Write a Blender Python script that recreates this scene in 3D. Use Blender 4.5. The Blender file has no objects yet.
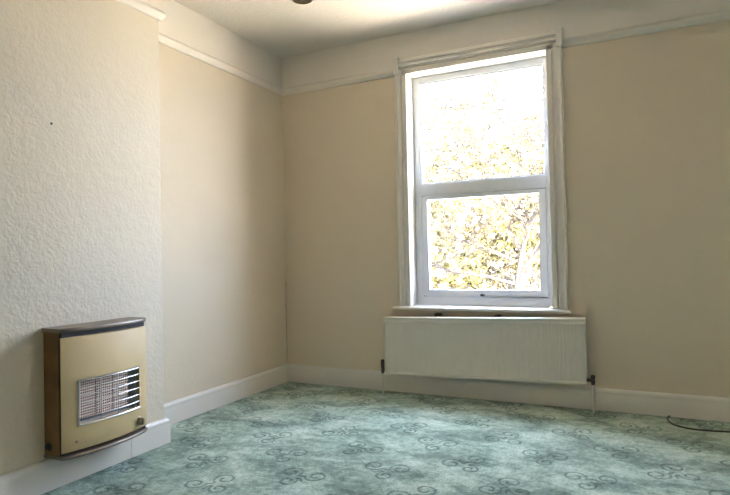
import bpy, math, random
import numpy as np
from mathutils import Vector, Matrix

# ------------------------------------------------------------------ camera
scene = bpy.context.scene
COL = scene.collection
FPX = 569.46
PITCH, ROLL, YAW = 0.015935, -0.020591, -0.453117
CAM = Vector((2.5803, -3.8334, 0.9826))
fw = Vector((math.sin(YAW) * math.cos(PITCH), math.cos(YAW) * math.cos(PITCH), math.sin(PITCH)))
rt = Vector((math.cos(YAW), -math.sin(YAW), 0))
up = rt.cross(fw)
rt2 = rt * math.cos(ROLL) + up * math.sin(ROLL)
up2 = -rt * math.sin(ROLL) + up * math.cos(ROLL)
cam_data = bpy.data.cameras.new('camera')
cam_data.sensor_fit = 'HORIZONTAL'
cam_data.sensor_width = 36
cam_data.lens = FPX / 730 * 36
cam = bpy.data.objects.new('camera', cam_data)
m = Matrix.Identity(4)
for i in range(3):
    m[i][0], m[i][1], m[i][2], m[i][3] = rt2[i], up2[i], -fw[i], CAM[i]
cam.matrix_world = m
COL.objects.link(cam)
scene.camera = cam

# ------------------------------------------------------------------ world, sun, exposure
world = bpy.data.worlds.new('world')
scene.world = world
world.use_nodes = True
bg = world.node_tree.nodes['Background']
bg.inputs['Color'].default_value = (0.69, 0.83, 1.13, 1)
bg.inputs['Strength'].default_value = 7.5

sun_data = bpy.data.lights.new('sun', 'SUN')
sun_data.energy = 60.0
sun_data.color = (1.0, 0.87, 0.70)
sun_data.angle = math.radians(0.6)
sun = bpy.data.objects.new('sun', sun_data)
sun.rotation_euler = Vector((-0.65, 0.42, -0.64)).to_track_quat('-Z', 'Y').to_euler()
COL.objects.link(sun)

scene.view_settings.view_transform = 'Standard'
scene.view_settings.look = 'None'
scene.view_settings.gamma = 1
scene.view_settings.use_curve_mapping = False
scene.view_settings.exposure = 2.2
scene.cycles.max_bounces = 16
scene.cycles.diffuse_bounces = 10
scene.cycles.transparent_max_bounces = 16
scene.cycles.use_denoising = True
scene.cycles.caustics_reflective = False
scene.cycles.caustics_refractive = False

# ------------------------------------------------------------------ room sizes
H = 2.6                    # ceiling height
CD, CY, CY2 = 0.2388, -1.538, -3.0   # chimney breast depth and ends
RX, BY = 6.5, -6.0         # right wall, back wall
WT = 0.34                  # window wall thickness
ZRAIL = 2.2966
ZB = 0.1338
WX0, WX1, WZ0, WZ1 = 1.078, 2.05, 0.62, 2.295   # window opening
WDX = 3.4                 # the second window, further right

for k in (0, 1):           # sky portals in the two openings
    ld = bpy.data.lights.new('window_portal', 'AREA')
    ld.shape = 'RECTANGLE'
    ld.size, ld.size_y = WX1 - WX0, WZ1 - WZ0
    ld.energy = 1
    ld.cycles.is_portal = True
    lo = bpy.data.objects.new('window_portal', ld)
    lo.location = ((WX0 + WX1) / 2 + k * WDX, 0.30, (WZ0 + WZ1) / 2)
    lo.rotation_euler = Vector((0, -1, 0)).to_track_quat('-Z', 'Y').to_euler()
    COL.objects.link(lo)


# ------------------------------------------------------------------ materials
def lin(c):
    return tuple(((v / 255) / 12.92 if v / 255 <= 0.04045 else ((v / 255 + 0.055) / 1.055) ** 2.4) for v in c)


class NT:
    def __init__(self, name):
        self.m = bpy.data.materials.new(name)
        self.m.use_nodes = True
        self.t = self.m.node_tree
        self.b = self.t.nodes['Principled BSDF']

    def n(self, kind, **kw):
        nd = self.t.nodes.new(kind)
        for k, v in kw.items():
            if k.startswith('i_'):
                nd.inputs[k[2:].replace('_', ' ')].default_value = v
            else:
                setattr(nd, k, v)
        return nd

    def l(self, a, b):
        self.t.links.new(a, b)

    def noise(self, scale, detail=3, rough=0.5, vec=None):
        nd = self.n('ShaderNodeTexNoise')
        nd.inputs['Scale'].default_value = scale
        nd.inputs['Detail'].default_value = detail
        nd.inputs['Roughness'].default_value = rough
        if vec is not None:
            self.l(vec, nd.inputs['Vector'])
        return nd

    def ramp(self, fac, stops):
        r = self.n('ShaderNodeValToRGB')
        el = r.color_ramp.elements
        while len(el) < len(stops):
            el.new(0.5)
        for e, (p, c) in zip(el, stops):
            e.position = p
            e.color = (*c, 1) if len(c) == 3 else c
        self.l(fac, r.inputs['Fac'])
        return r

    def bump(self, height, strength, dist, prev=None):
        b = self.n('ShaderNodeBump')
        b.inputs['Strength'].default_value = strength
        b.inputs['Distance'].default_value = dist
        self.l(height, b.inputs['Height'])
        if prev is not None:
            self.l(prev.outputs['Normal'], b.inputs['Normal'])
        return b

    def pos(self):
        return self.n('ShaderNodeNewGeometry').outputs['Position']


def simple(name, col, rough=0.5, metal=0.0, vary=0.06, scale=8.0, bump=0.0, bscale=60.0, bdist=0.002):
    t = NT(name)
    p = t.n('ShaderNodeTexCoord').outputs['Object']
    nz = t.noise(scale, 4, 0.55, p)
    a = tuple(max(0, c * (1 - vary)) for c in col)
    b = tuple(min(1, c * (1 + vary)) for c in col)
    r = t.ramp(nz.outputs['Fac'], [(0.3, a), (0.7, b)])
    t.l(r.outputs['Color'], t.b.inputs['Base Color'])
    t.b.inputs['Roughness'].default_value = rough
    t.b.inputs['Metallic'].default_value = metal
    if bump:
        nb = t.noise(bscale, 3, 0.6, p)
        bp = t.bump(nb.outputs['Fac'], bump, bdist)
        t.l(bp.outputs['Normal'], t.b.inputs['Normal'])
    return t.m


def wallpaper(name, col, emboss, scale):
    t = NT(name)
    p = t.pos()
    nz = t.noise(1.6, 5, 0.6, p)
    r = t.ramp(nz.outputs['Fac'], [(0.25, tuple(c * 0.96 for c in col)), (0.75, tuple(min(1, c * 1.03) for c in col))])
    t.l(r.outputs['Color'], t.b.inputs['Base Color'])
    t.b.inputs['Roughness'].default_value = 0.62
    t.b.inputs['Specular IOR Level'].default_value = 0.35
    n1 = t.noise(scale, 3, 0.55, p)
    n2 = t.noise(scale * 0.45, 2, 0.5, p)
    n3 = t.noise(2.2, 2, 0.5, p)
    b1 = t.bump(n1.outputs['Fac'], emboss, 0.006)
    b2 = t.bump(n2.outputs['Fac'], emboss, 0.008, b1)
    b3 = t.bump(n3.outputs['Fac'], 0.25, 0.02, b2)
    t.l(b3.outputs['Normal'], t.b.inputs['Normal'])
    return t.m


M = {}
M['paper'] = wallpaper('cream_wallpaper', (0.63, 0.55, 0.43), 0.15, 55)
M['embossed'] = wallpaper('embossed_cream_wallpaper', (0.575, 0.51, 0.405), 0.45, 62)
M['frieze'] = wallpaper('off_white_frieze_paint', (0.70, 0.66, 0.60), 0.22, 60)
M['ceiling'] = wallpaper('woodchip_ceiling_paint', (0.70, 0.66, 0.60), 0.7, 70)
M['gloss'] = simple('cream_white_gloss_paint', (0.65, 0.625, 0.575), 0.35, vary=0.03, scale=5, bump=0.12, bscale=25)
M['rail'] = simple('off_white_rail_paint', (0.69, 0.65, 0.585), 0.4, vary=0.03, scale=5)
M['upvc'] = simple('white_window_plastic', (0.62, 0.65, 0.70), 0.35, vary=0.015)
M['seal'] = simple('dark_window_seal', (0.05, 0.05, 0.055), 0.6)
M['radiator'] = simple('radiator_enamel', (0.63, 0.605, 0.535), 0.4, vary=0.02)
M['bracket'] = simple('dark_bracket_metal', (0.20, 0.17, 0.13), 0.5, 0.2, vary=0.3, scale=40)
M['valve'] = simple('tarnished_valve_brass', (0.07, 0.05, 0.04), 0.45, 0.5, vary=0.4, scale=60)
M['hcream'] = simple('heater_cream_enamel', (0.56, 0.425, 0.225), 0.55, vary=0.03, scale=6)
M['hwood'] = simple('heater_brown_side', (0.20, 0.105, 0.03), 0.45, vary=0.2, scale=10)
M['htrim'] = simple('heater_taupe_trim', (0.22, 0.17, 0.125), 0.38, 0.25, vary=0.08)
M['hdark'] = simple('heater_gap_dark', (0.025, 0.016, 0.012), 0.5)  # near-black colour that stands in for shade in the heater gaps
M['chrome'] = simple('chrome_wire', (0.62, 0.61, 0.59), 0.32, 1.0, vary=0.04)
M['reflector'] = simple('dulled_reflector_metal', (0.55, 0.56, 0.58), 0.55, 0.25, vary=0.15, scale=20)
M['ceramic'] = simple('fired_ceramic', (0.62, 0.50, 0.44), 0.8, vary=0.12, scale=25, bump=0.2)
M['hole_dark'] = simple('ceramic_hole_dark', (0.16, 0.11, 0.10), 0.9)  # darker colour for the walls and bottoms of the plaque holes
M['knob'] = simple('heater_knob_bronze', (0.42, 0.34, 0.23), 0.3, 0.6)
M['black'] = simple('black_plastic', (0.02, 0.022, 0.022), 0.45)
M['bakelite'] = simple('brown_bakelite', (0.12, 0.075, 0.03), 0.3)
M['bulb'] = simple('pale_shade_lining', (0.62, 0.56, 0.42), 0.5)
M['flex'] = simple('white_flex', (0.7, 0.68, 0.62), 0.5)
M['brick'] = simple('outer_brick', (0.42, 0.24, 0.16), 0.9, vary=0.2, scale=12, bump=0.3)
M['bark'] = simple('grey_brown_bark', (0.034, 0.025, 0.0175), 0.9, vary=0.4, scale=14, bump=0.5, bdist=0.01)
M['ground'] = simple('sunlit_gravel_ground', (0.50, 0.45, 0.37), 0.95, vary=0.2, scale=1.5, bump=0.3)


def glass_mat():
    t = NT('window_glass')
    t.t.nodes.remove(t.b)
    tr = t.n('ShaderNodeBsdfTransparent')
    tr.inputs['Color'].default_value = (0.97, 0.985, 0.98, 1)
    gl = t.n('ShaderNodeBsdfGlossy')
    gl.inputs['Roughness'].default_value = 0.02
    lw = t.n('ShaderNodeLayerWeight')
    lw.inputs['Blend'].default_value = 0.5
    pw = t.n('ShaderNodeMath', operation='POWER')
    pw.inputs[1].default_value = 5.0
    t.l(lw.outputs['Facing'], pw.inputs[0])
    fr = t.n('ShaderNodeMath', operation='MULTIPLY_ADD')
    fr.inputs[1].default_value = 0.8
    fr.inputs[2].default_value = 0.035
    t.l(pw.outputs[0], fr.inputs[0])
    mx = t.n('ShaderNodeMixShader')
    t.l(fr.outputs[0], mx.inputs[0])
    t.l(tr.outputs[0], mx.inputs[1])
    t.l(gl.outputs[0], mx.inputs[2])
    t.l(mx.outputs[0], t.t.nodes['Material Output'].inputs['Surface'])
    return t.m


M['glass'] = glass_mat()


def leafy(name, col, vary, trans=0.5):
    t = NT(name)
    p = t.pos()
    nz = t.noise(9, 3, 0.6, p)
    r = t.ramp(nz.outputs['Fac'], [(0.3, tuple(c * (1 - vary) for c in col)), (0.7, tuple(min(1, c * (1 + vary)) for c in col))])
    t.l(r.outputs['Color'], t.b.inputs['Base Color'])
    t.b.inputs['Roughness'].default_value = 0.6
    tl = t.n('ShaderNodeBsdfTranslucent')
    t.l(r.outputs['Color'], tl.inputs['Color'])
    mx = t.n('ShaderNodeMixShader')
    mx.inputs[0].default_value = trans
    t.l(t.b.outputs[0], mx.inputs[1])
    t.l(tl.outputs[0], mx.inputs[2])
    t.l(mx.outputs[0], t.t.nodes['Material Output'].inputs['Surface'])
    return t.m


M['leaf'] = leafy('yellow_green_leaf', (0.072, 0.058, 0.013), 0.45)
M['leaf_dark'] = leafy('olive_leaf', (0.088, 0.078, 0.022), 0.4)
M['petal'] = leafy('white_petal', (0.35, 0.31, 0.28), 0.2)
M['bud'] = leafy('dusky_pink_bud', (0.045, 0.024, 0.02), 0.3)


def carpet_mat():
    t = NT('green_sculpted_carpet')
    p = t.pos()
    mp = t.n('ShaderNodeMapping')
    mp.inputs['Rotation'].default_value = (0, 0, 0.5)
    mp.inputs['Scale'].default_value = (1.0, 1.55, 1.0)
    t.l(p, mp.inputs['Vector'])
    n1 = t.noise(3.6, 4, 0.55, mp.outputs[0])
    n1.inputs['Distortion'].default_value = 0.5
    n2 = t.noise(24, 4, 0.7, p)
    mixn = t.n('ShaderNodeMix', data_type='FLOAT')
    mixn.inputs[0].default_value = 0.42
    t.l(n1.outputs['Fac'], mixn.inputs[2])
    t.l(n2.outputs['Fac'], mixn.inputs[3])
    r = t.ramp(mixn.outputs[0], [(0.34, (0.11, 0.165, 0.132)), (0.45, (0.25, 0.345, 0.28)), (0.54, (0.44, 0.565, 0.475)), (0.66, (0.68, 0.79, 0.69))])
    n3 = t.noise(95, 3, 0.75, p)
    r3 = t.ramp(n3.outputs['Fac'], [(0.3, (0.45, 0.47, 0.46)), (0.7, (1.0, 1.0, 1.0))])
    mul = t.n('ShaderNodeMix', data_type='RGBA', blend_type='MULTIPLY')
    mul.inputs[0].default_value = 0.8
    t.l(r.outputs['Color'], mul.inputs[6])
    t.l(r3.outputs['Color'], mul.inputs[7])
    at = t.n('ShaderNodeAttribute', attribute_name='scroll')
    mx = t.n('ShaderNodeMix', data_type='RGBA')
    t.l(at.outputs['Fac'], mx.inputs[0])
    t.l(mul.outputs[2], mx.inputs[6])
    mx.inputs[7].default_value = (0.05, 0.08, 0.066, 1)  # scroll grooves: darker yarn, with the groove shade painted into the colour
    t.l(mx.outputs[2], t.b.inputs['Base Color'])
    t.b.inputs['Roughness'].default_value = 0.9
    t.b.inputs['Specular IOR Level'].default_value = 0.2
    t.b.inputs['Sheen Weight'].default_value = 0.2
    t.b.inputs['Sheen Roughness'].default_value = 0.45
    t.b.inputs['Sheen Tint'].default_value = (0.9, 1.0, 0.97, 1)
    nb = t.noise(240, 2, 0.7, p)
    nc = t.noise(28, 3, 0.6, p)
    b1 = t.bump(nb.outputs['Fac'], 0.6, 0.004)
    b2 = t.bump(nc.outputs['Fac'], 0.5, 0.008, b1)
    t.l(b2.outputs['Normal'], t.b.inputs['Normal'])
    return t.m


M['carpet'] = carpet_mat()


# ------------------------------------------------------------------ geometry helpers
class G:
    def __init__(self):
        self.v, self.f, self.mi = [], [], []

    def quad(self, *pts, mi=0):
        b = len(self.v)
        self.v += [tuple(p) for p in pts]
        self.f.append(tuple(range(b, b + len(pts))))
        self.mi.append(mi)
        return self

    def box(self, a, b, mi=0):
        x0, x1 = sorted((a[0], b[0]))
        y0, y1 = sorted((a[1], b[1]))
        z0, z1 = sorted((a[2], b[2]))
        s = len(self.v)
        self.v += [(x0, y0, z0), (x1, y0, z0), (x1, y1, z0), (x0, y1, z0), (x0, y0, z1), (x1, y0, z1), (x1, y1, z1), (x0, y1, z1)]
        for q in ((0, 3, 2, 1), (4, 5, 6, 7), (0, 1, 5, 4), (1, 2, 6, 5), (2, 3, 7, 6), (3, 0, 4, 7)):
            self.f.append(tuple(s + i for i in q))
            self.mi.append(mi)
        return self

    def loft(self, rings, closed=True, caps=True, mi=0):
        s, n = len(self.v), len(rings[0])
        for r in rings:
            self.v += [tuple(p) for p in r]
        for k in range(len(rings) - 1):
            for i in range(n if closed else n - 1):
                j = (i + 1) % n
                self.f.append((s + k * n + i, s + k * n + j, s + (k + 1) * n + j, s + (k + 1) * n + i))
                self.mi.append(mi)
        if caps and closed:
            self.f.append(tuple(s + i for i in reversed(range(n))))
            self.f.append(tuple(s + (len(rings) - 1) * n + i for i in range(n)))
            self.mi += [mi, mi]
        return self

    def tube(self, pts, r, seg=8, caps=True):
        pts = [Vector(p) for p in pts]
        rad = r if isinstance(r, (list, tuple)) else [r] * len(pts)
        rings = []
        ref = None
        for i, p in enumerate(pts):
            d = (pts[min(i + 1, len(pts) - 1)] - pts[max(i - 1, 0)])
            if d.length < 1e-9:
                d = Vector((0, 0, 1))
            d.normalize()
            if ref is None:
                ref = Vector((0, 0, 1)) if abs(d.z) < 0.9 else Vector((1, 0, 0))
            u = d.cross(ref)
            if u.length < 1e-6:
                u = d.cross(Vector((0, 1, 0)))
            u.normalize()
            w = u.cross(d)
            ref = w
            rings.append([p + (u * math.cos(2 * math.pi * k / seg) + w * math.sin(2 * math.pi * k / seg)) * rad[i] for k in range(seg)])
        return self.loft(rings, True, caps)

    def lathe(self, o, axis, prof, seg=20):
        """prof: list of (distance along axis, radius)"""
        o, axis = Vector(o), Vector(axis).normalized()
        u = axis.cross(Vector((0, 0, 1)) if abs(axis.z) < 0.9 else Vector((1, 0, 0))).normalized()
        w = axis.cross(u)
        return self.loft([[o + axis * d + (u * math.cos(2 * math.pi * k / seg) + w * math.sin(2 * math.pi * k / seg)) * max(r, 1e-5) for k in range(seg)] for d, r in prof])


def root_loc(p):
    v = Vector((0, 0, 0))
    while p is not None:
        v += p.location
        p = p.parent
    return v


def obj(name, g, mats, parent=None, loc=None, smooth=False, bevel=0.0):
    """link the collected world-space geometry as ONE mesh object"""
    o0 = root_loc(parent) if parent is not None else Vector(loc or (0, 0, 0))
    me = bpy.data.meshes.new(name)
    me.from_pydata([tuple(Vector(v) - o0) for v in g.v], [], g.f)
    mats = mats if isinstance(mats, (list, tuple)) else [mats]
    for mt in mats:
        me.materials.append(mt)
    if len(mats) > 1:
        me.polygons.foreach_set('material_index', g.mi)
    import bmesh
    bm = bmesh.new()
    bm.from_mesh(me)
    bmesh.ops.remove_doubles(bm, verts=bm.verts, dist=1e-6)
    bmesh.ops.recalc_face_normals(bm, faces=bm.faces)
    bm.to_mesh(me)
    bm.free()
    if smooth:
        me.shade_smooth()
        me.set_sharp_from_angle(angle=math.radians(38))
    o = bpy.data.objects.new(name, me)
    COL.objects.link(o)
    if parent is not None:
        o.parent = parent
    else:
        o.location = o0
    if bevel:
        md = o.modifiers.new('soft_edges', 'BEVEL')
        md.width = bevel
        md.segments = 2
        md.limit_method = 'ANGLE'
    return o


def thing(name, label, cat, loc, group=None):
    o = bpy.data.objects.new(name, None)
    COL.objects.link(o)
    o.location = loc
    o.empty_display_size = 0.05
    o['label'], o['category'] = label, cat
    if group:
        o['group'] = group
    return o


def struct(o, label=None):
    o['kind'] = 'structure'
    if label:
        o['label'] = label
    return o


# ------------------------------------------------------------------ walls
def wall_grid(us, vs, skip, place, thick, mi_of):
    """a thick slab of cells; place(u, v, w) -> world point, w 0 on the room side"""
    g = G()
    nu, nv = len(us) - 1, len(vs) - 1
    for i in range(nu):
        for j in range(nv):
            if skip(i, j):
                continue
            u0, u1, v0, v1 = us[i], us[i + 1], vs[j], vs[j + 1]
            mi = mi_of(j)
            g.quad(place(u0, v0, 0), place(u1, v0, 0), place(u1, v1, 0), place(u0, v1, 0), mi=mi)
            g.quad(place(u0, v0, thick), place(u0, v1, thick), place(u1, v1, thick), place(u1, v0, thick), mi=2)
            for di, dj, a, b in ((-1, 0, (u0, v0), (u0, v1)), (1, 0, (u1, v1), (u1, v0)), (0, -1, (u1, v0), (u0, v0)), (0, 1, (u0, v1), (u1, v1))):
                ii, jj = i + di, j + dj
                out = ii < 0 or jj < 0 or ii >= nu or jj >= nv
                if out or skip(ii, jj):
                    half = 0.175
                    if thick > half and not out:
                        g.quad(place(*a, 0), place(*a, half), place(*b, half), place(*b, 0), mi=3)
                        g.quad(place(*a, half), place(*a, thick), place(*b, thick), place(*b, half), mi=2)
                    else:
                        g.quad(place(*a, 0), place(*a, thick), place(*b, thick), place(*b, 0), mi=2)
    return g


vs = [-0.1, WZ0 - 0.022, WZ1, ZRAIL + 0.02, H + 0.1]
us = [-0.3, WX0, WX1, WX0 + WDX, WX1 + WDX, RX + 0.3]
g = wall_grid(us, vs, lambda i, j: j == 1 and i in (1, 3), lambda u, v, w: (u, w, v), WT, lambda j: 1 if j == 3 else 0)
struct(obj('wall_front', g, [M['paper'], M['frieze'], M['brick'], M['gloss']]), 'cream window wall with a white frieze above the picture rail')

vw = [-0.1, ZRAIL + 0.02, H + 0.1]
fz = lambda j: 1 if j == 1 else 0
none = lambda i, j: False
wall_left = struct(obj('wall_left', wall_grid([0.0, BY - 0.3], vw, none, lambda u, v, w: (-w, u, v), 0.3, fz), [M['paper'], M['frieze'], M['brick']]), 'cream alcove wall left of the window')
struct(obj('wall_right', wall_grid([0.0, BY], vw, none, lambda u, v, w: (RX + w, u, v), 0.3, fz), [M['paper'], M['frieze'], M['brick']]), 'cream side wall opposite the chimney breast')
struct(obj('wall_back', wall_grid([0.0, RX + 0.3], vw, none, lambda u, v, w: (u, BY - w, v), 0.3, fz), [M['paper'], M['frieze'], M['brick']]), 'cream wall opposite the window')

# chimney breast: prism with a slightly eased outer corner
g = G()
e = 0.006
outline = [(-0.02, CY), (CD - e, CY), (CD - e * 0.3, CY - e * 0.3), (CD, CY - e), (CD, CY2 + e), (CD - e * 0.3, CY2 + e * 0.3), (CD - e, CY2), (-0.02, CY2)]
for z0, z1, mi in ((-0.02, vw[1], 0), (vw[1], H + 0.02, 1)):
    for k in range(len(outline) - 1):
        a, b = outline[k], outline[k + 1]
        g.quad((*a, z0), (*b, z0), (*b, z1), (*a, z1), mi=mi)
for zz in (-0.02, H + 0.02):
    g.quad(*[(x, y, zz) for x, y in outline])
g.quad((-0.02, CY, -0.02), (-0.02, CY2, -0.02), (-0.02, CY2, H + 0.02), (-0.02, CY, H + 0.02))
chim = struct(obj('wall_chimney', g, [M['embossed'], M['frieze']], smooth=True), 'embossed cream chimney breast carrying the gas heater')
g = G().lathe((CD, -2.175, 1.601), (1, 0, 0), [(-0.002, 0.006), (0.0008, 0.006), (0.0015, 0.003)], 10)
obj('nail_hole', g, M['black'], chim)

rnd = random.Random(8)
g = G().tube([(0.0015 + rnd.uniform(0, 0.004), -0.003 - rnd.uniform(0, 0.006), 0.16 + 0.04 * k) for k in range(17)], [0.0008 + 0.0022 * rnd.random() for k in range(17)], 5)
obj('paper_crack', g, simple('torn_paper_edge', (0.36, 0.29, 0.19), 0.8), wall_left)
struct(obj('ceiling', G().box((-0.3, BY - 0.3, H), (RX + 0.3, WT, H + 0.2)), M['ceiling']), 'off-white textured ceiling')

# ------------------------------------------------------------------ floor: carpet with sculpted scroll motifs
def spiral(c, r0, r1, a_in, turns, ccw, n=46):
    """inner to outer points"""
    out = []
    for k in range(n):
        t = k / (n - 1)
        a = a_in + (1 if ccw else -1) * turns * 2 * math.pi * t
        r = r0 + (r1 - r0) * t ** 0.75
        out.append((c[0] + r * math.cos(a), c[1] + r * math.sin(a) * 1.1))
    return out


def bez(a, b, c, d, n=16):
    return [tuple((1 - t) ** 3 * a[i] + 3 * (1 - t) ** 2 * t * b[i] + 3 * (1 - t) * t * t * c[i] + t ** 3 * d[i] for i in (0, 1)) for t in [k / n for k in range(n + 1)]]


def motif():
    T = 1.25
    ex = math.radians(-25)
    left = spiral((-0.064, 0.030), 0.012, 0.052, ex + T * 2 * math.pi, T, False)
    en = math.radians(205)
    right = spiral((0.066, 0.028), 0.012, 0.050, en + T * 2 * math.pi, T, False)[::-1]
    p, q = left[-1], right[0]
    mid = bez(p, (p[0] + 0.008, p[1] - 0.012), (q[0] - 0.006, q[1] + 0.010), q)
    low = spiral((-0.024, -0.066), 0.010, 0.042, math.radians(60) - 1.2 * 2 * math.pi, 1.2, True)
    tail = bez(low[-1], (low[-1][0] - 0.0 + 0.02, low[-1][1] + 0.012), (0.02, -0.03), (0.035, -0.045))
    return np.array(left + mid + right + low + tail)


def build_floor():
    st = 0.0055
    xs = np.concatenate([np.arange(0, 3.9, st), np.arange(3.9, RX + 0.05, 0.05)])
    ys = np.concatenate([np.arange(0, -2.9, -st), np.arange(-2.9, BY - 0.05, -0.05)])
    xs[-1], ys[-1] = RX + 0.01, BY - 0.01
    xs[0], ys[0] = -0.01, 0.01
    X, Y = np.meshgrid(xs, ys)
    mask = np.zeros_like(X)
    base = motif()
    o = np.array((0.7102, -1.2185))
    la, lb = np.array((0.2278, -0.2138)), np.array((0.3202, 0.2237))
    R2, F2 = np.array((0.899, 0.438)), np.array((-0.438, 0.899))
    rs = np.random.RandomState(4)
    for i in range(-14, 16):
        for j in range(-10, 16):
            c = o + i * la + j * lb
            rot = rs.uniform(-0.7, 0.7)
            if not (-0.1 < c[0] < 4.0 and -3.0 < c[1] < 0.1):
                continue
            p = base.copy()
            if (i + j) % 2:
                p[:, 0] = -p[:, 0]
            ca, sa = math.cos(rot), math.sin(rot)
            p = p @ np.array(((ca, sa), (-sa, ca)))
            w = c + p[:, :1] * R2 + p[:, 1:] * F2
            ix = np.where(np.abs(xs - c[0]) < 0.15)[0]
            iy = np.where(np.abs(ys - c[1]) < 0.15)[0]
            if not len(ix) or not len(iy):
                continue
            gx, gy = np.meshgrid(xs[ix], ys[iy])
            d2 = np.full(gx.shape, 9.0)
            for q in w:
                d2 = np.minimum(d2, (gx - q[0]) ** 2 + (gy - q[1]) ** 2)
            mk = np.clip((0.0066 - np.sqrt(d2)) / 0.0042, 0, 1)
            sub = mask[iy[0]:iy[-1] + 1, ix[0]:ix[-1] + 1]
            np.maximum(sub, mk, out=sub)
    wob = 0.0012 * np.sin(X * 5.1 + 1.3 * np.sin(Y * 3.7)) * np.sin(Y * 6.3 + X * 1.9)
    # a worn seam ridge on the right, and a long shallow ruck
    seam = np.exp(-((X - (2.66 + 0.10 * (Y + 1.0))) / 0.006) ** 2) * (Y < -0.93) * 0.003
    ruck = np.exp(-((Y - (-0.93 + 0.35 * (X - 2.6))) / 0.012) ** 2) * (np.abs(X - 2.75) < 0.35) * 0.005
    Z = wob - 0.004 * mask + seam + ruck - 0.0025
    ny, nx = X.shape
    co = np.stack([X, Y, Z], -1).reshape(-1, 3).astype(np.float32)
    idx = np.arange(nx * ny).reshape(ny, nx)
    q = np.stack([idx[1:, :-1], idx[1:, 1:], idx[:-1, 1:], idx[:-1, :-1]], -1).reshape(-1, 4)
    me = bpy.data.meshes.new('floor')
    me.vertices.add(len(co))
    me.vertices.foreach_set('co', co.ravel())
    me.loops.add(q.size)
    me.loops.foreach_set('vertex_index', q.ravel().astype(np.int32))
    me.polygons.add(len(q))
    me.polygons.foreach_set('loop_start', np.arange(0, q.size, 4, dtype=np.int32))
    me.update(calc_edges=True)
    at = me.attributes.new('scroll', 'FLOAT', 'POINT')
    at.data.foreach_set('value', (mask.ravel() * 0.9).astype(np.float32))
    me.materials.append(M['carpet'])
    me.shade_smooth()
    fo = bpy.data.objects.new('floor', me)
    COL.objects.link(fo)
    return fo


floor = struct(build_floor(), 'mottled green carpet with dark carved scrolls')
obj('subfloor', G().box((-0.3, BY - 0.3, -0.25), (RX + 0.3, WT, -0.02)), M['ground'], floor)

# ------------------------------------------------------------------ baseboards and picture rails (mitred sweeps)
def ring_at(p, d0, d1, prof):
    """profile (offset from wall, z) at corner p between directions d0 and d1; the room is on the left"""
    n0, n1 = Vector((-d0.y, d0.x)), Vector((-d1.y, d1.x))
    mt = (n0 + n1)
    mt = mt / (1 + n0.dot(n1))
    return [(p[0] + mt.x * o, p[1] + mt.y * o, z) for o, z in prof]


PATH = [(RX, 0), (0, 0), (0, CY), (CD, CY), (CD, CY2), (0, CY2), (0, BY), (RX, BY)]
DIRS = [(Vector(PATH[(k + 1) % 8]) - Vector(PATH[k])).normalized() for k in range(8)]
BASE = [(0, 0.0), (0.020, 0.0), (0.020, ZB - 0.034), (0.018, ZB - 0.028), (0.0195, ZB - 0.022), (0.017, ZB - 0.012), (0.012, ZB - 0.004), (0.008, ZB), (0, ZB)]
ZR = ZRAIL
RAIL = [(0, ZR - 0.004), (0.012, ZR), (0.016, ZR + 0.010), (0.024, ZR + 0.016), (0.030, ZR + 0.026), (0.030, ZR + 0.034), (0.022, ZR + 0.040), (0.020, ZR + 0.046), (0.008, ZR + 0.056), (0, ZR + 0.058)]
for prof in (BASE,):
    names = ['front', 'left', 'chimney_return', 'chimney', 'chimney_end', 'left_rear', 'back', 'right']
    for k in range(8):
        a = ring_at(PATH[k], DIRS[k - 1], DIRS[k], prof)
        b = ring_at(PATH[(k + 1) % 8], DIRS[k], DIRS[(k + 1) % 8], prof)
        if k == 3:   # the chimney skirting has a butt joint behind the heater's right end
            cut = [(CD + o, -1.7765, z) for o, z in prof]
            cut2 = [(CD + o, -1.7795, z) for o, z in prof]
            struct(obj('baseboard_chimney', G().loft([a, cut]), M['gloss'], smooth=True), 'short skirting piece right of the joint on the chimney breast')
            struct(obj('baseboard_chimney', G().loft([cut2, b]), M['gloss'], smooth=True), 'skirting along the chimney breast below the gas heater')
        else:
            struct(obj('baseboard_' + names[k], G().loft([a, b]), M['gloss'], smooth=True))
ARL, ARR = 0.993, 2.150      # architrave outer edges
ntrim = 0


def rail(a, b, label=None):
    global ntrim
    ntrim += 1
    struct(obj('trim_%d' % ntrim, G().loft([a, b]), M['rail'], smooth=True), label)


flat = lambda x: [(x, -o, z) for o, z in RAIL]
corner = [ring_at(PATH[k], DIRS[k - 1], DIRS[k], RAIL) for k in range(8)]
rail(flat(ARL), corner[1], 'picture rail between the corner and the window')
rail(flat(ARL + WDX), flat(ARR), 'picture rail on the window wall right of the window')
rail(corner[0], flat(ARR + WDX))
for k in range(1, 8):
    rail(corner[k], corner[(k + 1) % 8], 'picture rail in the alcove left of the window' if k == 1 else None)


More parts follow.
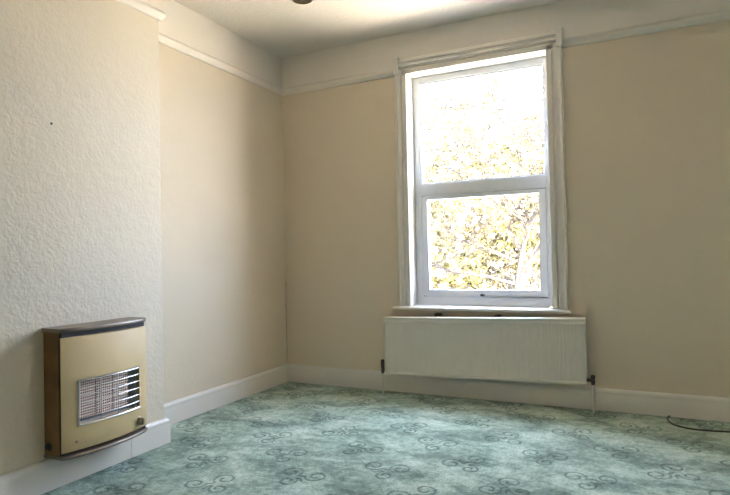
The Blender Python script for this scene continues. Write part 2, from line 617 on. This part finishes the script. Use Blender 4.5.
# ------------------------------------------------------------------ windows
def make_window(n, dx, label):
    w = thing('window_%d' % n, label, 'window', (WX0 + dx, 0, WZ0))
    w['kind'] = 'structure'
    x0, x1 = WX0 + dx, WX1 + dx
    al, ar = ARL + dx, ARR + dx
    top = WZ1
    # architrave legs: outer moulding, groove, inner strip
    for s, (xo, xi) in enumerate(((al, x0), (ar, x1))):
        sg = 1 if xi > xo else -1
        wd = abs(xi - xo)
        pr = [(0, 0), (0, -0.030), (0.006, -0.036), (0.014, -0.036), (0.018, -0.030), (0.030, -0.027), (wd * 0.52, -0.027), (wd * 0.56, -0.012), (wd * 0.63, -0.012), (wd * 0.66, -0.020), (wd - 0.005, -0.020), (wd, -0.016), (wd, 0)]
        ring = lambda z: [(xo + sg * u, y, z) for u, y in pr]
        obj('architrave', G().loft([ring(WZ0 + 0.001), ring(top + 0.037)]), M['gloss'], w, smooth=True)
        # the upright ear that runs on above the head
        obj('architrave_ear', G().box((xo - sg * 0.004, 0, top + 0.002), (xo + sg * 0.032, -0.042, top + 0.125)), M['gloss'], w, bevel=0.003)
    # head: stacked mouldings between the ears
    pr = [(0, 0), (-0.020, 0), (-0.020, 0.030), (-0.013, 0.034), (-0.013, 0.042), (-0.030, 0.046), (-0.034, 0.054), (-0.026, 0.062), (-0.026, 0.074), (-0.036, 0.080), (-0.038, 0.088), (-0.028, 0.094), (-0.026, 0.104), (-0.010, 0.112), (0, 0.114)]
    ring = lambda x: [(x, y, top + z) for y, z in pr]
    obj('architrave_head', G().loft([ring(al + 0.030), ring(ar - 0.030)]), M['gloss'], w, smooth=True)
    # sill board with a rounded nose and a small apron
    pr = [(0.105, 0.0), (-0.050, 0.0), (-0.058, -0.004), (-0.061, -0.011), (-0.058, -0.018), (-0.050, -0.022), (0.105, -0.022)]
    ring = lambda x: [(x, y, WZ0 + z) for y, z in pr]
    sl = G().loft([ring(x0 + 0.001), ring(x1 - 0.001)])
    pr2 = [(-0.0005 if y > 0 else y, z) for y, z in pr]
    ring = lambda x: [(x, y, WZ0 + z) for y, z in pr2]
    sl.loft([ring(al - 0.042), ring(x0 + 0.001)])
    sl.loft([ring(x1 - 0.001), ring(ar + 0.014)])
    obj('window_sill', sl, M['gloss'], w, smooth=True)
    # plastic frame
    fy0, fy1 = 0.115, 0.175
    gx0, gx1 = 1.127 + dx, 2.013 + dx
    zt0, zt1 = 1.418, 1.505
    fr = G()
    fr.box((x0, fy0, WZ0), (gx0, fy1, top))
    fr.box((gx1, fy0, WZ0), (x1, fy1, top))
    fr.box((gx0, fy0, top - 0.042), (gx1, fy1, top))
    fr.box((gx0, fy0, WZ0), (gx1, fy1, 0.682))
    obj('frame', fr, M['upvc'], w, bevel=0.003)
    obj('transom', G().box((gx0, fy0 - 0.004, zt0), (gx1, fy1, zt1)), M['upvc'], w, bevel=0.004)
    # glazing bead of the upper light
    bd = G()
    b_ = 0.010
    for a, b in (((gx0, top - 0.042 - b_), (gx1, top - 0.042)), ((gx0, zt1), (gx1, zt1 + b_)), ((gx0, zt1 + b_), (gx0 + b_, top - 0.042 - b_)), ((gx1 - b_, zt1 + b_), (gx1, top - 0.042 - b_))):
        bd.box((a[0], 0.128, a[1]), (b[0], 0.150, b[1]))
    obj('glazing_bead', bd, M['upvc'], w, bevel=0.002)
    obj('pane', G().box((gx0 + 0.004, 0.142, zt1 + 0.003), (gx1 - 0.004, 0.148, top - 0.045)), M['glass'], w)
    # opening sash below
    sx0, sx1, sz0, sz1 = gx0 + 0.004, gx1 - 0.004, 0.687, 1.414
    hx0, hx1, hz0, hz1 = 1.174 + dx, 1.966 + dx, 0.732, 1.386
    sy0, sy1 = 0.108, 0.165
    sf = G()
    sf.box((sx0, sy0, sz0), (hx0, sy1, sz1))
    sf.box((hx1, sy0, sz0), (sx1, sy1, sz1))
    sf.box((hx0, sy0, hz1), (hx1, sy1, sz1))
    sf.box((hx0, sy0, sz0), (hx1, sy1, hz0))
    sash = obj('sash', sf, M['upvc'], w, bevel=0.004)
    sl = G()
    for a, b in (((gx0, 0.682), (gx1, sz0)), ((gx0, sz1), (gx1, zt0)), ((gx0, sz0), (sx0, sz1)), ((sx1, sz0), (gx1, sz1))):
        sl.box((a[0], 0.126, a[1]), (b[0], 0.160, b[1]))
    obj('sash_seal', sl, M['seal'], w)
    obj('pane', G().box((hx0 - 0.004, 0.134, hz0 - 0.004), (hx1 + 0.004, 0.140, hz1 + 0.004)), M['glass'], sash)
    cx = 1.568 + dx
    lt = G().box((cx - 0.016, sy0 - 0.010, 0.690), (cx + 0.016, sy0, 0.702))
    lt.box((cx - 0.007, sy0 - 0.020, 0.688), (cx + 0.007, sy0 - 0.008, 0.706))
    obj('latch', lt, M['seal'], sash, bevel=0.002)
    return w


make_window(1, 0.0, 'tall white window with a blossoming tree outside, above the radiator')
make_window(2, WDX, 'second tall white window further right on the same wall')

# ------------------------------------------------------------------ radiator
rad = thing('radiator', 'long white panel radiator hung on the wall under the window', 'radiator', (1.575, 0, 0))
rx0, rx1, rz0, rz1 = 0.899, 2.252, 0.148, 0.562
xc = (rx0 + rx1) / 2


def tilt(g):
    g.v = [(x, y, z + 0.024 * (x - xc)) for x, y, z in g.v]
    return g


yf = -0.098
nfl = 60
xs_ = []
pitch = (rx1 - rx0 - 0.03) / nfl
for k in range(nfl):
    a = rx0 + 0.015 + k * pitch
    xs_ += [(a, yf + 0.0022), (a + pitch * 0.18, yf + 0.0), (a + pitch * 0.72, yf + 0.0), (a + pitch * 0.9, yf + 0.0022)]
prof = [(rx0 + 0.004, yf + 0.006)] + xs_ + [(rx1 - 0.004, yf + 0.006), (rx1 - 0.004, yf + 0.022), (rx0 + 0.004, yf + 0.022)]
g = G().loft([[(x, y, z) for x, y in prof] for z in (rz0 + 0.022, rz1 - 0.030)])
obj('panel', tilt(g), M['radiator'], rad, smooth=True)


def bar(pr):
    return G().loft([[(x, y, z) for y, z in pr] for x in (rx0, rx1)])


zt = rz1
obj('top_rail', tilt(bar([(yf + 0.024, zt - 0.041), (yf + 0.002, zt - 0.041), (yf - 0.006, zt - 0.036), (yf - 0.006, zt - 0.016), (yf - 0.010, zt - 0.011), (yf - 0.010, zt - 0.004), (yf, zt), (yf + 0.050, zt), (yf + 0.050, zt - 0.008), (yf + 0.024, zt - 0.010)])), M['radiator'], rad, smooth=True)
zb_ = rz0
obj('bottom_rail', tilt(bar([(yf + 0.030, zb_), (yf + 0.003, zb_), (yf - 0.006, zb_ + 0.004), (yf - 0.009, zb_ + 0.012), (yf - 0.006, zb_ + 0.020), (yf + 0.004, zb_ + 0.026), (yf + 0.030, zb_ + 0.026)])), M['radiator'], rad, smooth=True)
for x in (rx0 - 0.001, rx1 - 0.003):
    obj('end_panel', tilt(G().box((x, yf + 0.002, rz0 + 0.004), (x + 0.004, yf + 0.050, rz1 - 0.003))), M['radiator'], rad, bevel=0.001)
for x in (1.285, 1.705):
    b_ = G().box((x - 0.020, -0.008, 0.22), (x + 0.020, 0.0, 0.578))
    b_.box((x - 0.020, -0.052, 0.555), (x - 0.012, -0.006, 0.576))
    b_.box((x + 0.012, -0.052, 0.555), (x + 0.020, -0.006, 0.576))
    b_.box((x - 0.012, -0.076, 0.545), (x + 0.012, -0.046, 0.562))
    obj('bracket', b_, M['bracket'], rad, bevel=0.001)
# valves and feed pipes
for sx, vx, vz in ((-1, 0.876, 0.168), (1, 2.288, 0.196)):
    ry = yf + 0.016
    edge = rx0 if sx < 0 else rx1
    v = G().lathe((vx, ry, vz - 0.028), (0, 0, 1), [(0, 0.010), (0.012, 0.010), (0.012, 0.013), (0.026, 0.013), (0.026, 0.011), (0.040, 0.011), (0.040, 0.014), (0.056, 0.0135), (0.060, 0.009)], 14)
    v.lathe((vx, ry, vz), (-sx, 0, 0), [(0, 0.009), (abs(vx - edge) * 0.5, 0.009), (abs(vx - edge) * 0.5, 0.012), (abs(vx - edge) + 0.001, 0.012)], 12)
    vo = obj('valve', v, M['valve'], rad, smooth=True)
    if sx < 0:
        c = G().lathe((vx, ry, vz + 0.030), (0, 0, 1), [(0, 0.012), (0.004, 0.015), (0.034, 0.0135), (0.040, 0.010)], 14)
        obj('valve_cap', c, M['valve'], vo, smooth=True)
    obj('pipe', G().tube([(vx, ry, -0.004), (vx, ry, vz - 0.022)], 0.0075, 12), M['gloss'], rad, smooth=True)

# ------------------------------------------------------------------ gas heater on the chimney breast
HY0, HY1 = -2.228, -1.768
HYC, HW = (HY0 + HY1) / 2, (HY1 - HY0) / 2
heat = thing('gas_heater', 'cream and brown gas wall heater with chrome wire guard on the chimney breast', 'heater', (CD, HYC, 0.146))


def bow(y, b=0.036):
    return CD + 0.118 + b * (1 - ((y - HYC) / HW) ** 2)


g = G()
bx0, bx1 = CD + 0.0005, CD + 0.096
g.box((bx0, HY0 + 0.003, 0.160), (bx0 + 0.008, HY1 - 0.003, 0.684))
for y in (HY0 + 0.003, HY1 - 0.011):
    g.box((bx0 + 0.008, y, 0.160), (bx1, y + 0.008, 0.684))
g.box((bx0 + 0.008, HY0 + 0.011, 0.160), (bx1, HY1 - 0.011, 0.168))
g.box((bx0 + 0.008, HY0 + 0.011, 0.676), (bx1, HY1 - 0.011, 0.684))
obj('body', g, M['hwood'], heat, bevel=0.001)

GY0, GY1, GZ0, GZ1 = -2.164, -1.828, 0.278, 0.474     # grille opening
g = G()                                               # near-black ring behind the front panel, added to paint its gaps as shade
cx0, cx1 = CD + 0.084, CD + 0.113
g.box((cx0, HY0 + 0.007, 0.162), (cx1, GY0 - 0.002, 0.682))
g.box((cx0, GY1 + 0.002, 0.162), (cx1, HY1 - 0.007, 0.682))
g.box((cx0, GY0 - 0.002, 0.162), (cx1, GY1 + 0.002, GZ0 - 0.002))
g.box((cx0, GY0 - 0.002, GZ1 + 0.002), (cx1, GY1 + 0.002, 0.682))
obj('gap_backing', g, M['hdark'], heat)

# front panel: bowed, with the grille opening cut through
PZ0, PZ1 = 0.174, 0.662
uy = sorted(set([HY0, HY1, GY0, GY1] + [HY0 + (HY1 - HY0) * k / 20 for k in range(1, 20)]))
uz = [PZ0, PZ0 + 0.004, GZ0, GZ1, PZ1 - 0.004, PZ1]
front = lambda y, z: bow(y) - (0.003 if z in (PZ0, PZ1) else 0) - (0.003 if y in (HY0, HY1) else 0)
back = lambda y: CD + 0.113
hole = lambda i, j: GY0 - 1e-6 <= uy[i] and uy[i + 1] <= GY1 + 1e-6 and uz[j] >= GZ0 - 1e-6 and uz[j + 1] <= GZ1 + 1e-6
g = G()
ny_, nz_ = len(uy) - 1, len(uz) - 1
for i in range(ny_):
    for j in range(nz_):
        if hole(i, j):
            continue
        y0, y1, z0, z1 = uy[i], uy[i + 1], uz[j], uz[j + 1]
        g.quad((front(y0, z0), y0, z0), (front(y1, z0), y1, z0), (front(y1, z1), y1, z1), (front(y0, z1), y0, z1))
        g.quad((back(y0), y0, z0), (back(y0), y0, z1), (back(y1), y1, z1), (back(y1), y1, z0))
        for di, dj, a, b in ((-1, 0, (y0, z0), (y0, z1)), (1, 0, (y1, z1), (y1, z0)), (0, -1, (y1, z0), (y0, z0)), (0, 1, (y0, z1), (y1, z1))):
            ii, jj = i + di, j + dj
            if ii < 0 or jj < 0 or ii >= ny_ or jj >= nz_ or hole(ii, jj):
                g.quad((front(*a), *a), (front(*b), *b), (back(b[0]), *b), (back(a[0]), *a))
fp = obj('front_panel', g, M['hcream'], heat, smooth=True)
g = G().lathe((bow(-2.170) - 0.001, -2.170, 0.212), (1, 0, 0), [(0, 0.0065), (0.002, 0.0065), (0.0035, 0.003)], 12)
obj('screw', g, M['htrim'], fp, smooth=True)

# lid and bottom tray follow the bow
def bowed_slab(x_in, z0, z1, add, ya, yb):
    ys_ = [ya + (yb - ya) * k / 18 for k in range(19)]
    rings = []
    for k, y in enumerate(ys_):
        yy = min(max(y, HY0), HY1)
        e = bow(yy) + add - (0.010 if k in (0, 18) else 0)
        rings.append([(x_in, y, z0), (e - 0.003, y, z0), (e, y, z0 + (z1 - z0) * 0.3), (e, y, z1 - (z1 - z0) * 0.35), (e - 0.004, y, z1), (x_in, y, z1)])
    return G().loft(rings)


obj('lid', bowed_slab(CD + 0.001, 0.6845, 0.702, 0.006, HY0 - 0.005, HY1 + 0.005), M['htrim'], heat, smooth=True)
obj('tray', bowed_slab(CD + 0.001, 0.146, 0.1595, 0.010, HY0 - 0.001, HY1 + 0.003), M['htrim'], heat, smooth=True)

# reflector box behind the opening
g = G()
ix = CD + 0.032
e0, e1 = CD + 0.113, ix
A = lambda y, z: (e0, y, z)
ins = 0.03
Bk = [(e1, GY0 + ins, GZ0 + 0.012), (e1, GY1 - ins, GZ0 + 0.012), (e1, GY1 - ins, GZ1 - 0.012), (e1, GY0 + ins, GZ1 - 0.012)]
Fr = [A(GY0, GZ0), A(GY1, GZ0), A(GY1, GZ1), A(GY0, GZ1)]
for k in range(4):
    g.quad(Fr[k], Fr[(k + 1) % 4], Bk[(k + 1) % 4], Bk[k])
g.quad(*Bk)
obj('reflector', g, M['reflector'], heat)

# three perforated ceramic radiants
pw = 0.086
for k in range(3):
    ya = -2.138 + k * (pw + 0.006)
    za, zb2 = GZ0 + 0.016, GZ1 - 0.014
    xf, xb = CD + 0.104, CD + 0.086
    nc, nr = 8, 14
    g = G()
    cy, cz = pw / nc, (zb2 - za) / nr
    for i in range(nc):
        for j in range(nr):
            y0, y1, z0, z1 = ya + i * cy, ya + (i + 1) * cy, za + j * cz, za + (j + 1) * cz
            my, mz = cy * 0.27, cz * 0.27
            O = [(y0, z0), (y1, z0), (y1, z1), (y0, z1)]
            I = [(y0 + my, z0 + mz), (y1 - my, z0 + mz), (y1 - my, z1 - mz), (y0 + my, z1 - mz)]
            for q in range(4):
                r_ = (q + 1) % 4
                g.quad((xf, *O[q]), (xf, *O[r_]), (xf, *I[r_]), (xf, *I[q]))
                g.quad((xf, *I[q]), (xf, *I[r_]), (xf - 0.008, *I[r_]), (xf - 0.008, *I[q]), mi=1)
            g.quad(*[(xf - 0.008, *p) for p in I], mi=1)
    yb2 = ya + pw
    for a, b in (((ya, za), (yb2, za)), ((yb2, za), (yb2, zb2)), ((yb2, zb2), (ya, zb2)), ((ya, zb2), (ya, za))):
        g.quad((xf, *a), (xf, *b), (xb, *b), (xb, *a))
    obj('radiant_plaque', g, [M['ceramic'], M['hole_dark']], heat)

# chrome wire guard
def wire(pts, r):
    return G().tube(pts, r, 8)


yw0, yw1 = GY0 + 0.004, GY1 - 0.004
gb = lambda y: bow(y) + 0.004
ysw = [yw0 + (yw1 - yw0) * k / 14 for k in range(15)]
guard = obj('guard_frame', wire([(CD + 0.105, yw0 - 0.001, GZ0 + 0.002)] + [(gb(y), y, GZ0 + 0.002) for y in ysw] + [(CD + 0.105, yw1 + 0.001, GZ0 + 0.002)], 0.0042), M['chrome'], heat, smooth=True)
obj('guard_wire', wire([(gb(y) - 0.006, y, GZ1 - 0.006) for y in ysw], 0.0022), M['chrome'], guard, smooth=True)
for k in range(5):
    z = GZ0 + 0.030 + k * 0.0325
    obj('guard_wire', wire([(CD + 0.110, yw0 - 0.001, z)] + [(gb(y) - 0.003, y, z) for y in ysw] + [(CD + 0.110, yw1 + 0.001, z)], 0.0016), M['chrome'], guard, smooth=True)
for y in (-2.060, -1.970):
    obj('guard_upright', wire([(gb(y) - 0.0005, y, GZ0 + 0.002), (gb(y) - 0.0005, y, GZ1 - 0.006), (CD + 0.112, y, GZ1 - 0.003)], 0.0022), M['chrome'], guard, smooth=True)
obj('guard_upright', wire([(gb(yw0) - 0.001, yw0, GZ0 + 0.002), (gb(yw0) - 0.001, yw0, GZ1 - 0.004)], 0.003), M['chrome'], guard, smooth=True)

# control knob, low on the right, and the black side grommet
ky, kz = -1.834, 0.212
g = G().lathe((bow(ky) - 0.002, ky, kz), (1, 0, 0), [(0, 0.022), (0.004, 0.022), (0.006, 0.017), (0.018, 0.0185), (0.025, 0.016), (0.028, 0.008)], 20)
kn = obj('knob', g, M['knob'], heat, smooth=True)
obj('knob_grip', G().box((bow(ky) + 0.016, ky - 0.003, kz - 0.015), (bow(ky) + 0.030, ky + 0.003, kz + 0.015)), M['knob'], kn, bevel=0.001)
g = G().lathe((CD + 0.030, HY0 + 0.004, 0.194), (0, -1, 0), [(0, 0.018), (0.003, 0.018), (0.005, 0.013), (0.013, 0.011), (0.015, 0.007)], 18)
obj('side_grommet', g, M['black'], heat, smooth=True)

# ------------------------------------------------------------------ pendant lamp fitting
def ray_at(px, py, y):
    d = fw * FPX + rt2 * (px - 365) + up2 * (247.5 - py)
    return CAM + d * ((y - CAM.y) / d.y)


pb = ray_at(302, -0.3, -1.9)
pen = thing('pendant_lamp', 'small brown pendant lamp fitting hanging from the ceiling', 'lamp', (pb.x, pb.y, H))
obj('ceiling_rose', G().lathe((pb.x, pb.y, H), (0, 0, -1), [(0, 0.042), (0.010, 0.042), (0.022, 0.034), (0.030, 0.012), (0.034, 0.006)], 24), M['flex'], pen, smooth=True)
obj('flex', G().tube([(pb.x, pb.y, H - 0.03), (pb.x, pb.y, pb.z + 0.09)], 0.0035, 8), M['flex'], pen, smooth=True)
obj('lampholder', G().lathe((pb.x, pb.y, pb.z), (0, 0, 1), [(0.022, 0.020), (0.055, 0.020), (0.070, 0.014), (0.095, 0.010), (0.097, 0.004)], 20), M['bakelite'], pen, smooth=True)
obj('shade', G().lathe((pb.x, pb.y, pb.z), (0, 0, 1), [(0.004, 0.036), (0.0, 0.042), (0.004, 0.046), (0.018, 0.044), (0.036, 0.026), (0.040, 0.018), (0.034, 0.020), (0.016, 0.037)], 28), M['bakelite'], pen, smooth=True)
obj('bulb', G().lathe((pb.x, pb.y, pb.z), (0, 0, 1), [(0.003, 0.008), (0.006, 0.022), (0.014, 0.028), (0.024, 0.022), (0.030, 0.012)], 20), M['bulb'], pen, smooth=True)

# ------------------------------------------------------------------ loose cable on the carpet
ctrl = [(2.700, -0.024, 0.006), (2.692, -0.042, 0.005), (2.686, -0.085, 0.004), (2.695, -0.150, 0.004), (2.722, -0.205, 0.004), (2.785, -0.244, 0.004), (2.86, -0.250, 0.004), (2.975, -0.232, 0.004), (3.12, -0.205, 0.004), (3.30, -0.190, 0.004), (3.46, -0.150, 0.004), (3.50, -0.08, 0.004), (3.50, -0.026, 0.010)]


def catmull(P, n=8):
    P = [Vector(p) for p in P]
    out = []
    for i in range(len(P) - 1):
        a, b, c, d = P[max(i - 1, 0)], P[i], P[i + 1], P[min(i + 2, len(P) - 1)]
        for k in range(n):
            t = k / n
            out.append(0.5 * ((2 * b) + (c - a) * t + (2 * a - 5 * b + 4 * c - d) * t * t + (3 * b - a - 3 * c + d) * t ** 3))
    out.append(P[-1])
    return out


cb = obj('cable', G().tube(catmull(ctrl), 0.0048, 8), M['black'], loc=(2.7, -0.2, 0), smooth=True)
cb['label'], cb['category'] = 'thin black cable curving over the carpet from the skirting, right of the radiator', 'cable'

# ------------------------------------------------------------------ outside: ground and blossom trees
GZ = -3.2
struct(obj('ground', G().box((-60, WT, GZ - 0.3), (60, 90, GZ)), M['ground']), 'sunlit ground outside the house')
lower = struct(obj('wall_lower_storey', G().box((-0.3, 0.0, GZ), (RX + 0.3, WT, -0.1)), M['brick']))


def make_tree(name, label, limbs, seed, sub, leaves, flowers, box, leafmat, lsize=0.05, fsize=0.075, base=None, ks=1.0):
    """limbs: list of (points, r0, r1). Twigs grow from the limbs inside box; leaves and flowers sit on the twigs."""
    rnd = random.Random(seed)
    root = thing(name, label, 'tree', base, 'trees outside the window')
    wood = G()
    tips = []

    def grow(p, d, r, depth):
        pts, rads = [p], [r]
        n = 5
        ln = ks * rnd.uniform(0.16, 0.30) * (1.0 + 0.55 * depth)
        for k in range(n):
            d = (d + Vector((rnd.gauss(0, 0.22), rnd.gauss(0, 0.22), rnd.gauss(0.06, 0.18)))).normalized()
            p = p + d * ln / 1.6
            r *= 0.82
            pts.append(p)
            rads.append(r)
            if depth == 0 or k > 0:
                tips.append((p, d))
            if depth > 0 and rnd.random() < 0.75:
                sd = (d + Vector((rnd.gauss(0, 0.7), rnd.gauss(0, 0.7), rnd.gauss(0.1, 0.6)))).normalized()
                grow(p, sd, r * 0.62, depth - 1)
        wood.tube(pts, rads, 5 if depth else 4, caps=False)

    for pts, r0, r1 in limbs:
        cp = catmull(pts, 5)
        n = len(cp)
        wood.tube(cp, [r0 + (r1 - r0) * k / (n - 1) for k in range(n)], 9)
        for _ in range(max(2, int(sub * (n / 12)))):
            k = rnd.randrange(n // 3, n)
            r = (r0 + (r1 - r0) * k / (n - 1)) * 0.5
            a = rnd.uniform(0, 2 * math.pi)
            grow(cp[k], Vector((math.cos(a), math.sin(a) * 0.8, rnd.uniform(-0.2, 0.9))).normalized(), min(max(r, 0.012), 0.024), 2)
    obj('branches', wood, M['bark'], root, smooth=True)

    def card(g, p, nrm, upv, s, wd, fold):
        nrm = nrm.normalized()
        sd = nrm.cross(upv)
        if sd.length < 1e-4:
            sd = Vector((1, 0, 0))
        sd.normalize()
        t = sd.cross(nrm)
        a, b = p, p + t * s
        m1 = p + t * s * 0.55 + sd * wd + nrm * fold
        m2 = p + t * s * 0.55 - sd * wd + nrm * fold
        i = len(g.v)
        g.v += [tuple(a), tuple(m1), tuple(b), tuple(m2)]
        g.f += [(i, i + 1, i + 2), (i, i + 2, i + 3)]
        g.mi += [0, 0]

    rv = lambda: Vector((rnd.gauss(0, 1), rnd.gauss(0, 1), rnd.gauss(0, 1))).normalized()

    def raw(nm, g, mt):
        me = bpy.data.meshes.new(nm)
        o0 = root.location
        me.from_pydata([(x - o0.x, y - o0.y, z - o0.z) for x, y, z in g.v], [], g.f)
        me.materials.append(mt)
        o = bpy.data.objects.new(nm, me)
        COL.objects.link(o)
        o.parent = root
        o['kind'] = 'stuff'
        return o

    lg = G()
    for _ in range(leaves):
        p, d = rnd.choice(tips)
        p = p + rv() * rnd.uniform(0, 0.12 * ks)
        s = lsize * rnd.uniform(0.6, 1.3)
        card(lg, p, rv(), rv(), s, s * 0.3, s * 0.1)
    raw('leaves', lg, leafmat)
    fg, bgd = G(), G()
    for _ in range(flowers):
        p, d = rnd.choice(tips)
        p = p + rv() * rnd.uniform(0, 0.06)
        ax = (rv() + Vector((0, -0.3, 0.8))).normalized()
        u = ax.cross(rv()).normalized()
        w = ax.cross(u)
        s = fsize * rnd.uniform(0.7, 1.2)
        for k in range(6):
            a = k * math.pi / 3
            out = u * math.cos(a) + w * math.sin(a)
            t = (out * 0.8 + ax * 0.6).normalized()
            card(fg, p, (ax - out * 0.6), t, s, s * 0.33, s * 0.08)
        if rnd.random() < 0.9:
            card(bgd, p + rv() * 0.05, rv(), rv(), s * 0.6, s * 0.2, s * 0.1)
    raw('blossom', fg, M['petal'])
    raw('buds', bgd, M['bud'])
    return root


def P(px, py, y):
    return tuple(ray_at(px, py, y))


Y1 = 5.2
b1 = Vector(P(512, 300, Y1))
base1 = Vector((b1.x - 0.15, Y1, GZ))
fork = P(519.7, 287.6, Y1)
limbs1 = [
    ([tuple(base1), (base1.x + 0.02, Y1, -1.6), (b1.x - 0.05, Y1, b1.z - 0.7), fork], 0.13, 0.075),
    ([fork, P(526, 268, Y1), P(539, 247, Y1), P(556, 215, Y1 + 0.2), P(575, 160, Y1 + 0.3)], 0.065, 0.03),
    ([P(517, 290, Y1), P(523, 247, Y1), P(530, 224, Y1 - 0.1), P(538, 203, Y1 - 0.2), P(544, 150, Y1 - 0.3), P(530, 90, Y1 - 0.3)], 0.05, 0.012),
    ([P(521, 250, Y1), P(510, 232, Y1), P(513, 217, Y1), P(520, 200, Y1), P(518, 150, Y1), P(505, 100, Y1), P(512, 60, Y1)], 0.038, 0.010),
    ([P(511, 225, Y1), P(524, 213, Y1), P(537, 208, Y1), P(560, 196, Y1)], 0.026, 0.012),
    ([P(512, 220, Y1), P(505, 205, Y1), P(497, 194, Y1), P(478, 160, Y1), P(466, 120, Y1), P(462, 100, Y1)], 0.026, 0.008),
    ([P(515, 262, Y1), P(490, 250, Y1 - 0.2), P(462, 240, Y1 - 0.3), P(438, 222, Y1 - 0.3)], 0.028, 0.010),
    ([P(514, 284, Y1), P(484, 276, Y1), P(452, 272, Y1), P(425, 262, Y1)], 0.028, 0.010),
    ([P(518, 150, Y1), P(537, 115, Y1 + 0.2), P(547, 70, Y1 + 0.3), P(552, 40, Y1 + 0.3)], 0.016, 0.006),
    ([P(505, 125, Y1), P(488, 100, Y1 + 0.2), P(480, 70, Y1 + 0.3)], 0.014, 0.005),
    ([P(520, 190, Y1), P(534, 160, Y1 + 0.2), P(530, 130, Y1 + 0.3), P(545, 100, Y1 + 0.3)], 0.016, 0.005),
    ([P(478, 160, Y1), P(455, 135, Y1 - 0.2), P(444, 108, Y1 - 0.2)], 0.013, 0.005),
    ([P(497, 194, Y1), P(470, 178, Y1), P(440, 165, Y1), P(420, 150, Y1)], 0.018, 0.007),
]
make_tree('blossom_tree', 'spring tree with white blossom and slanting trunk close outside the window', limbs1, 5, 9.0, 26000, 1100, None, M['leaf'], 0.042, 0.06, tuple(base1), 0.85)

Y2 = 11.0
b2 = Vector(P(455, 300, Y2))
base2 = Vector((b2.x, Y2, GZ))
limbs2 = [
    ([tuple(base2), (b2.x + 0.05, Y2, -1.5), P(455, 285, Y2)], 0.16, 0.09),
    ([P(455, 285, Y2), P(440, 255, Y2), P(428, 225, Y2), P(418, 190, Y2)], 0.06, 0.012),
    ([P(455, 285, Y2), P(462, 250, Y2), P(470, 215, Y2), P(468, 175, Y2)], 0.06, 0.012),
    ([P(455, 285, Y2), P(485, 262, Y2), P(512, 232, Y2), P(530, 195, Y2)], 0.06, 0.012),
    ([P(455, 285, Y2), P(420, 276, Y2), P(400, 262, Y2)], 0.05, 0.012),
    ([P(455, 285, Y2), P(500, 282, Y2), P(545, 270, Y2)], 0.05, 0.012),
    ([P(455, 290, Y2), P(430, 292, Y2 - 0.3), P(410, 290, Y2 - 0.4)], 0.05, 0.012),
    ([P(455, 290, Y2), P(490, 294, Y2 - 0.3), P(530, 292, Y2 - 0.4)], 0.05, 0.012),
]
make_tree('blossom_tree', 'broader yellow-green tree thick with white blossom filling the lower pane', limbs2, 11, 9.0, 110000, 3000, None, M['leaf_dark'], 0.095, 0.13, tuple(base2), 1.25)
